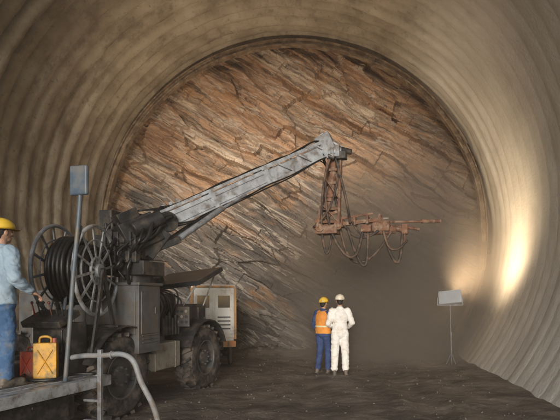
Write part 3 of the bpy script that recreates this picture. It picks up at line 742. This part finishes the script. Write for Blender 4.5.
def remesh(name,bm,m,parent,vox=.007,wr=0.0,smooth_it=4):
    me=bpy.data.meshes.new('tmp'); bm.to_mesh(me); bm.free()
    o=bpy.data.objects.new('tmp',me); COL.objects.link(o)
    r=o.modifiers.new('r','REMESH'); r.mode='VOXEL'; r.voxel_size=vox
    s=o.modifiers.new('s','SMOOTH'); s.iterations=smooth_it; s.factor=.5
    dg=bpy.context.evaluated_depsgraph_get(); me2=bpy.data.meshes.new_from_object(o.evaluated_get(dg)); bpy.data.objects.remove(o)
    me2.name=name
    if wr:
        nr=[v.normal.copy() for v in me2.vertices]
        for v,n in zip(me2.vertices,nr):
            p=v.co; d=noise.noise(V(p.x*9,p.y*9,p.z*17))*.6+noise.noise(V(p.x*20+3,p.y*20,p.z*30+p.x*20))*.4
            v.co+=n*(d*wr)
    me2.materials.clear()
    return mkme(name,me2,m,parent,smooth=True)
def hand(bm,wr,d,n,side,curl=.5,s=1.0):
    d=d.normalized(); n=(n-d*n.dot(d)).normalized(); l=d.cross(n)*side
    q=Matrix((l,d,n)).transposed()
    ell(bm,wr+d*.05*s,(.040*s,.055*s,.016*s),q)
    capsule(bm,wr-d*.01,.026*s,wr+d*.03*s,.027*s,10)
    lens=[.070,.082,.076,.060]
    for i in range(4):
        b=wr+d*.088*s+l*(.030-.020*i)*s; ln=lens[i]*s; ang=curl*.5; p=b-d*.02*s; r=.0088*s
        for k,fr in enumerate((.5,.3,.25)):
            cur=(d*math.cos(ang)+n*math.sin(ang)); q2=p+cur*(ln*fr+(.02*s if k==0 else 0)); capsule(bm,p,r,q2,r*.92,8); p=q2; r*=.92; ang+=curl
    b=wr+d*.03*s+l*.03*s; t=(d*.6+l*.7+n*.35).normalized(); m1=b+t*.035*s; m2=m1+(d*.8+l*.25+n*.5).normalized()*.03*s
    capsule(bm,b,.013*s,m1,.011*s,8); capsule(bm,m1,.011*s,m2,.009*s,8)
def person(loc,rz,label,arms,legs,top,bottom,hat,lean=0.0,vest=False,overall=False,sc=1.0):
    e=empty('person',loc,(0,0,rz),label,'person'); e.scale=(sc,)*3
    H=V(0,.02+lean,1.64)
    sh={1:V(.175,lean*.8,1.41),-1:V(-.175,lean*.8,1.41)}
    hip={1:V(.09,0,.93),-1:V(-.09,0,.93)}
    bm=bmesh.new()
    ell(bm,(0,0,.94),(.155,.105,.13)); ell(bm,(0,lean*.3,1.07),(.135,.09,.16)); ell(bm,(0,lean*.7,1.27),(.155,.105,.19)); capsule(bm,sh[-1]*.82+V(0,0,.25),.055,sh[1]*.82+V(0,0,.25),.055)
    capsule(bm,(0,lean*.9,1.40),.062,(0,.01+lean,1.55),.052)
    ell(bm,H,(.074,.095,.112)); ell(bm,H+V(0,.035,-.065),(.052,.055,.048)); capsule(bm,H+V(0,.092,.005),.009,H+V(0,.110,-.028),.015,10)
    ell(bm,H+V(0,.082,.022),(.05,.02,.012)); ell(bm,H+V(0,.086,-.062),(.026,.012,.009)); ell(bm,H+V(0,.07,-.098),(.022,.02,.016))
    for s in (-1,1):
        ell(bm,H+V(s*.077,-.005,-.01),(.010,.020,.032)); ell(bm,H+V(s*.04,.065,-.02),(.022,.02,.02))
        el,wr,pn,cu=arms[s]; el=Vector(el);wr=Vector(wr)
        capsule(bm,sh[s],.05,el,.040); capsule(bm,el,.041,wr,.027); hand(bm,wr,(wr-el)if pn is None else Vector(pn[0]),Vector((-s,0,0))if pn is None else Vector(pn[1]),s,cu)
        kn,an=legs[s]; kn=Vector(kn);an=Vector(an)
        capsule(bm,hip[s],.085,kn,.056); capsule(bm,kn,.057,an,.038); capsule(bm,an+V(0,-.02,-.04),.035,an+V(s*.02,.14,-.05),.03)
    remesh('body',bm,M['skin'],e,.0065,0,2)
    for s in (-1,1):
        bm=bmesh.new(); ell(bm,H+V(s*.031,.083,.002),(.013,.009,.008)); mk('eye',bm,M['eye'],e,smooth=True)
    bm=bmesh.new(); ell(bm,H+V(0,-.018,.018),(.079,.088,.105)); ell(bm,H+V(0,-.055,-.045),(.06,.045,.05)); remesh('hair',bm,M['hair'],e,.008,.004)
    bm=bmesh.new()
    ell(bm,(0,lean*.7,1.27),(.19,.135,.21)); capsule(bm,sh[-1]*.85+V(0,0,.205),.072,sh[1]*.85+V(0,0,.205),.072); ell(bm,(0,lean*.8,1.41),(.14,.095,.07))
    if overall: ell(bm,(0,0,1.05),(.175,.13,.2)); ell(bm,(0,0,.93),(.18,.135,.14))
    else: ecyl(bm,(0,lean*.3,1.04),.195,.145,.34,.180,.132)
    ecyl(bm,(0,lean*.9-.003,1.475),.075,.078,.07,.068,.07)
    for s in (-1,1):
        el,wr,pn,cu=arms[s]; el=Vector(el);wr=Vector(wr); w2=el.lerp(wr,.93)
        capsule(bm,sh[s],.078,el,.064); capsule(bm,el,.066,w2,.049)
        if overall:
            kn,an=legs[s]; kn=Vector(kn);an=Vector(an); capsule(bm,hip[s],.108,kn,.088); capsule(bm,kn,.088,kn.lerp(an,.85),.076)
    remesh('overall' if overall else 'jacket',bm,top,e,.010,.018 if overall else .024,3)
    if not overall:
        bm=bmesh.new(); ell(bm,(0,0,.93),(.165,.12,.13))
        for s in (-1,1):
            kn,an=legs[s]; kn=Vector(kn);an=Vector(an); capsule(bm,hip[s],.102,kn,.078); capsule(bm,kn,.078,kn.lerp(an,.93),.068)
        remesh('trousers',bm,bottom,e,.010,.022,3)
    for s in (-1,1):
        kn,an=legs[s]; an=Vector(an); kn=Vector(kn)
        bm=bmesh.new(); capsule(bm,an+V(0,-.025,-.035),.046,an+V(s*.02,.15,-.045),.042); capsule(bm,an+V(0,-.01,-.01),.052,an.lerp(kn,.4),.062); box(bm,an+V(s*.01,.06,-.076),(.085,.27,.022))
        remesh('boot',bm,M['boot'],e,.008,.003,2)
    if vest:
        bm=bmesh.new(); ell(bm,(0,lean*.7,1.27),(.21,.155,.215)); ecyl(bm,(0,lean*.3,1.08),.205,.152,.30); capsule(bm,sh[-1]*.68+V(0,0,.45),.07,sh[1]*.68+V(0,0,.45),.07)
        remesh('vest',bm,M['vest'],e,.010,.012,3)
        bm=bmesh.new()
        ecyl(bm,(0,lean*.4,1.10),.2125,.162,.035)
        mk('reflective_stripe',bm,M['stripe'],e)
    bm=bmesh.new(); bmesh.ops.create_uvsphere(bm,u_segments=36,v_segments=20,radius=1)
    bmesh.ops.delete(bm,geom=[v for v in bm.verts if v.co.z<-.02],context='VERTS')
    for v in bm.verts: 
        rdg=1+.035*math.exp(-(v.co.x/.16)**2)
        v.co=V(v.co.x*.108,v.co.y*.128,v.co.z*.112*rdg)
    bmesh.ops.solidify(bm,geom=bm.faces[:],thickness=.004)
    hm=mk('helmet',bm,hat,e,smooth=True,loc=tuple(H+V(0,-.005,.035)))
    hm.rotation_euler=(R(4),0,0)
    bm=bmesh.new(); n=40; A=[];B=[]
    for k in range(n):
        a=2*math.pi*k/n; f=.022+.035*max(0,math.sin(a))**2
        A.append(bm.verts.new((.105*math.cos(a),.125*math.sin(a),.0))); B.append(bm.verts.new(((.105+f)*math.cos(a),(.125+f)*math.sin(a),-.010-.01*max(0,math.sin(a)))))
    for k in range(n): bm.faces.new((A[k],A[(k+1)%n],B[(k+1)%n],B[k]))
    bmesh.ops.solidify(bm,geom=bm.faces[:],thickness=.005)
    mk('brim',bm,hat,hm,smooth=True)
    return e
person((-3.68,5.15,.69),R(-24),'person in light blue jacket, jeans and yellow helmet',
  {1:((.27,.0,1.13),(.23,.20,1.0),((.0,1,-.4),(-.3,0,-1)),.6),-1:((-.27,-.04,1.12),(-.28,.08,.87),None,.4)},
  {1:((.11,.03,.50),(.12,.0,.085)),-1:((-.11,.05,.50),(-.12,.06,.085))},
  M['jacket'],M['jeans'],M['helmet'],lean=.02,sc=1.0)
x,y=-.11,10.5
person((x,y,gz(x,y)-.01),R(8),'person in white overall and pale helmet, seen from behind',
  {1:((.27,.0,1.15),(.20,.20,1.04),((-.3,1,.1),(0,0,-1)),.6),-1:((-.26,-.02,1.14),(-.16,.20,1.05),((.5,1,.1),(0,0,-1)),.6)},
  {1:((.12,.03,.50),(.13,.0,.085)),-1:((-.11,.02,.50),(-.13,-.04,.085))},
  M['whitecloth'],M['whitecloth'],M['helmetp'],overall=True,sc=.98)
x,y=-.48,10.75
person((x,y,gz(x,y)-.01),R(-35),'person in orange safety vest, blue work clothes and yellow helmet',
  {1:((.25,.06,1.14),(.18,.28,1.08),((-.2,1,.1),(0,0,-1)),.6),-1:((-.27,-.02,1.14),(-.24,.12,.92),None,.5)},
  {1:((.10,.05,.50),(.11,.05,.085)),-1:((-.10,.0,.50),(-.12,-.06,.085))},
  M['navy'],M['navy'],M['helmet'],vest=True,sc=.94)
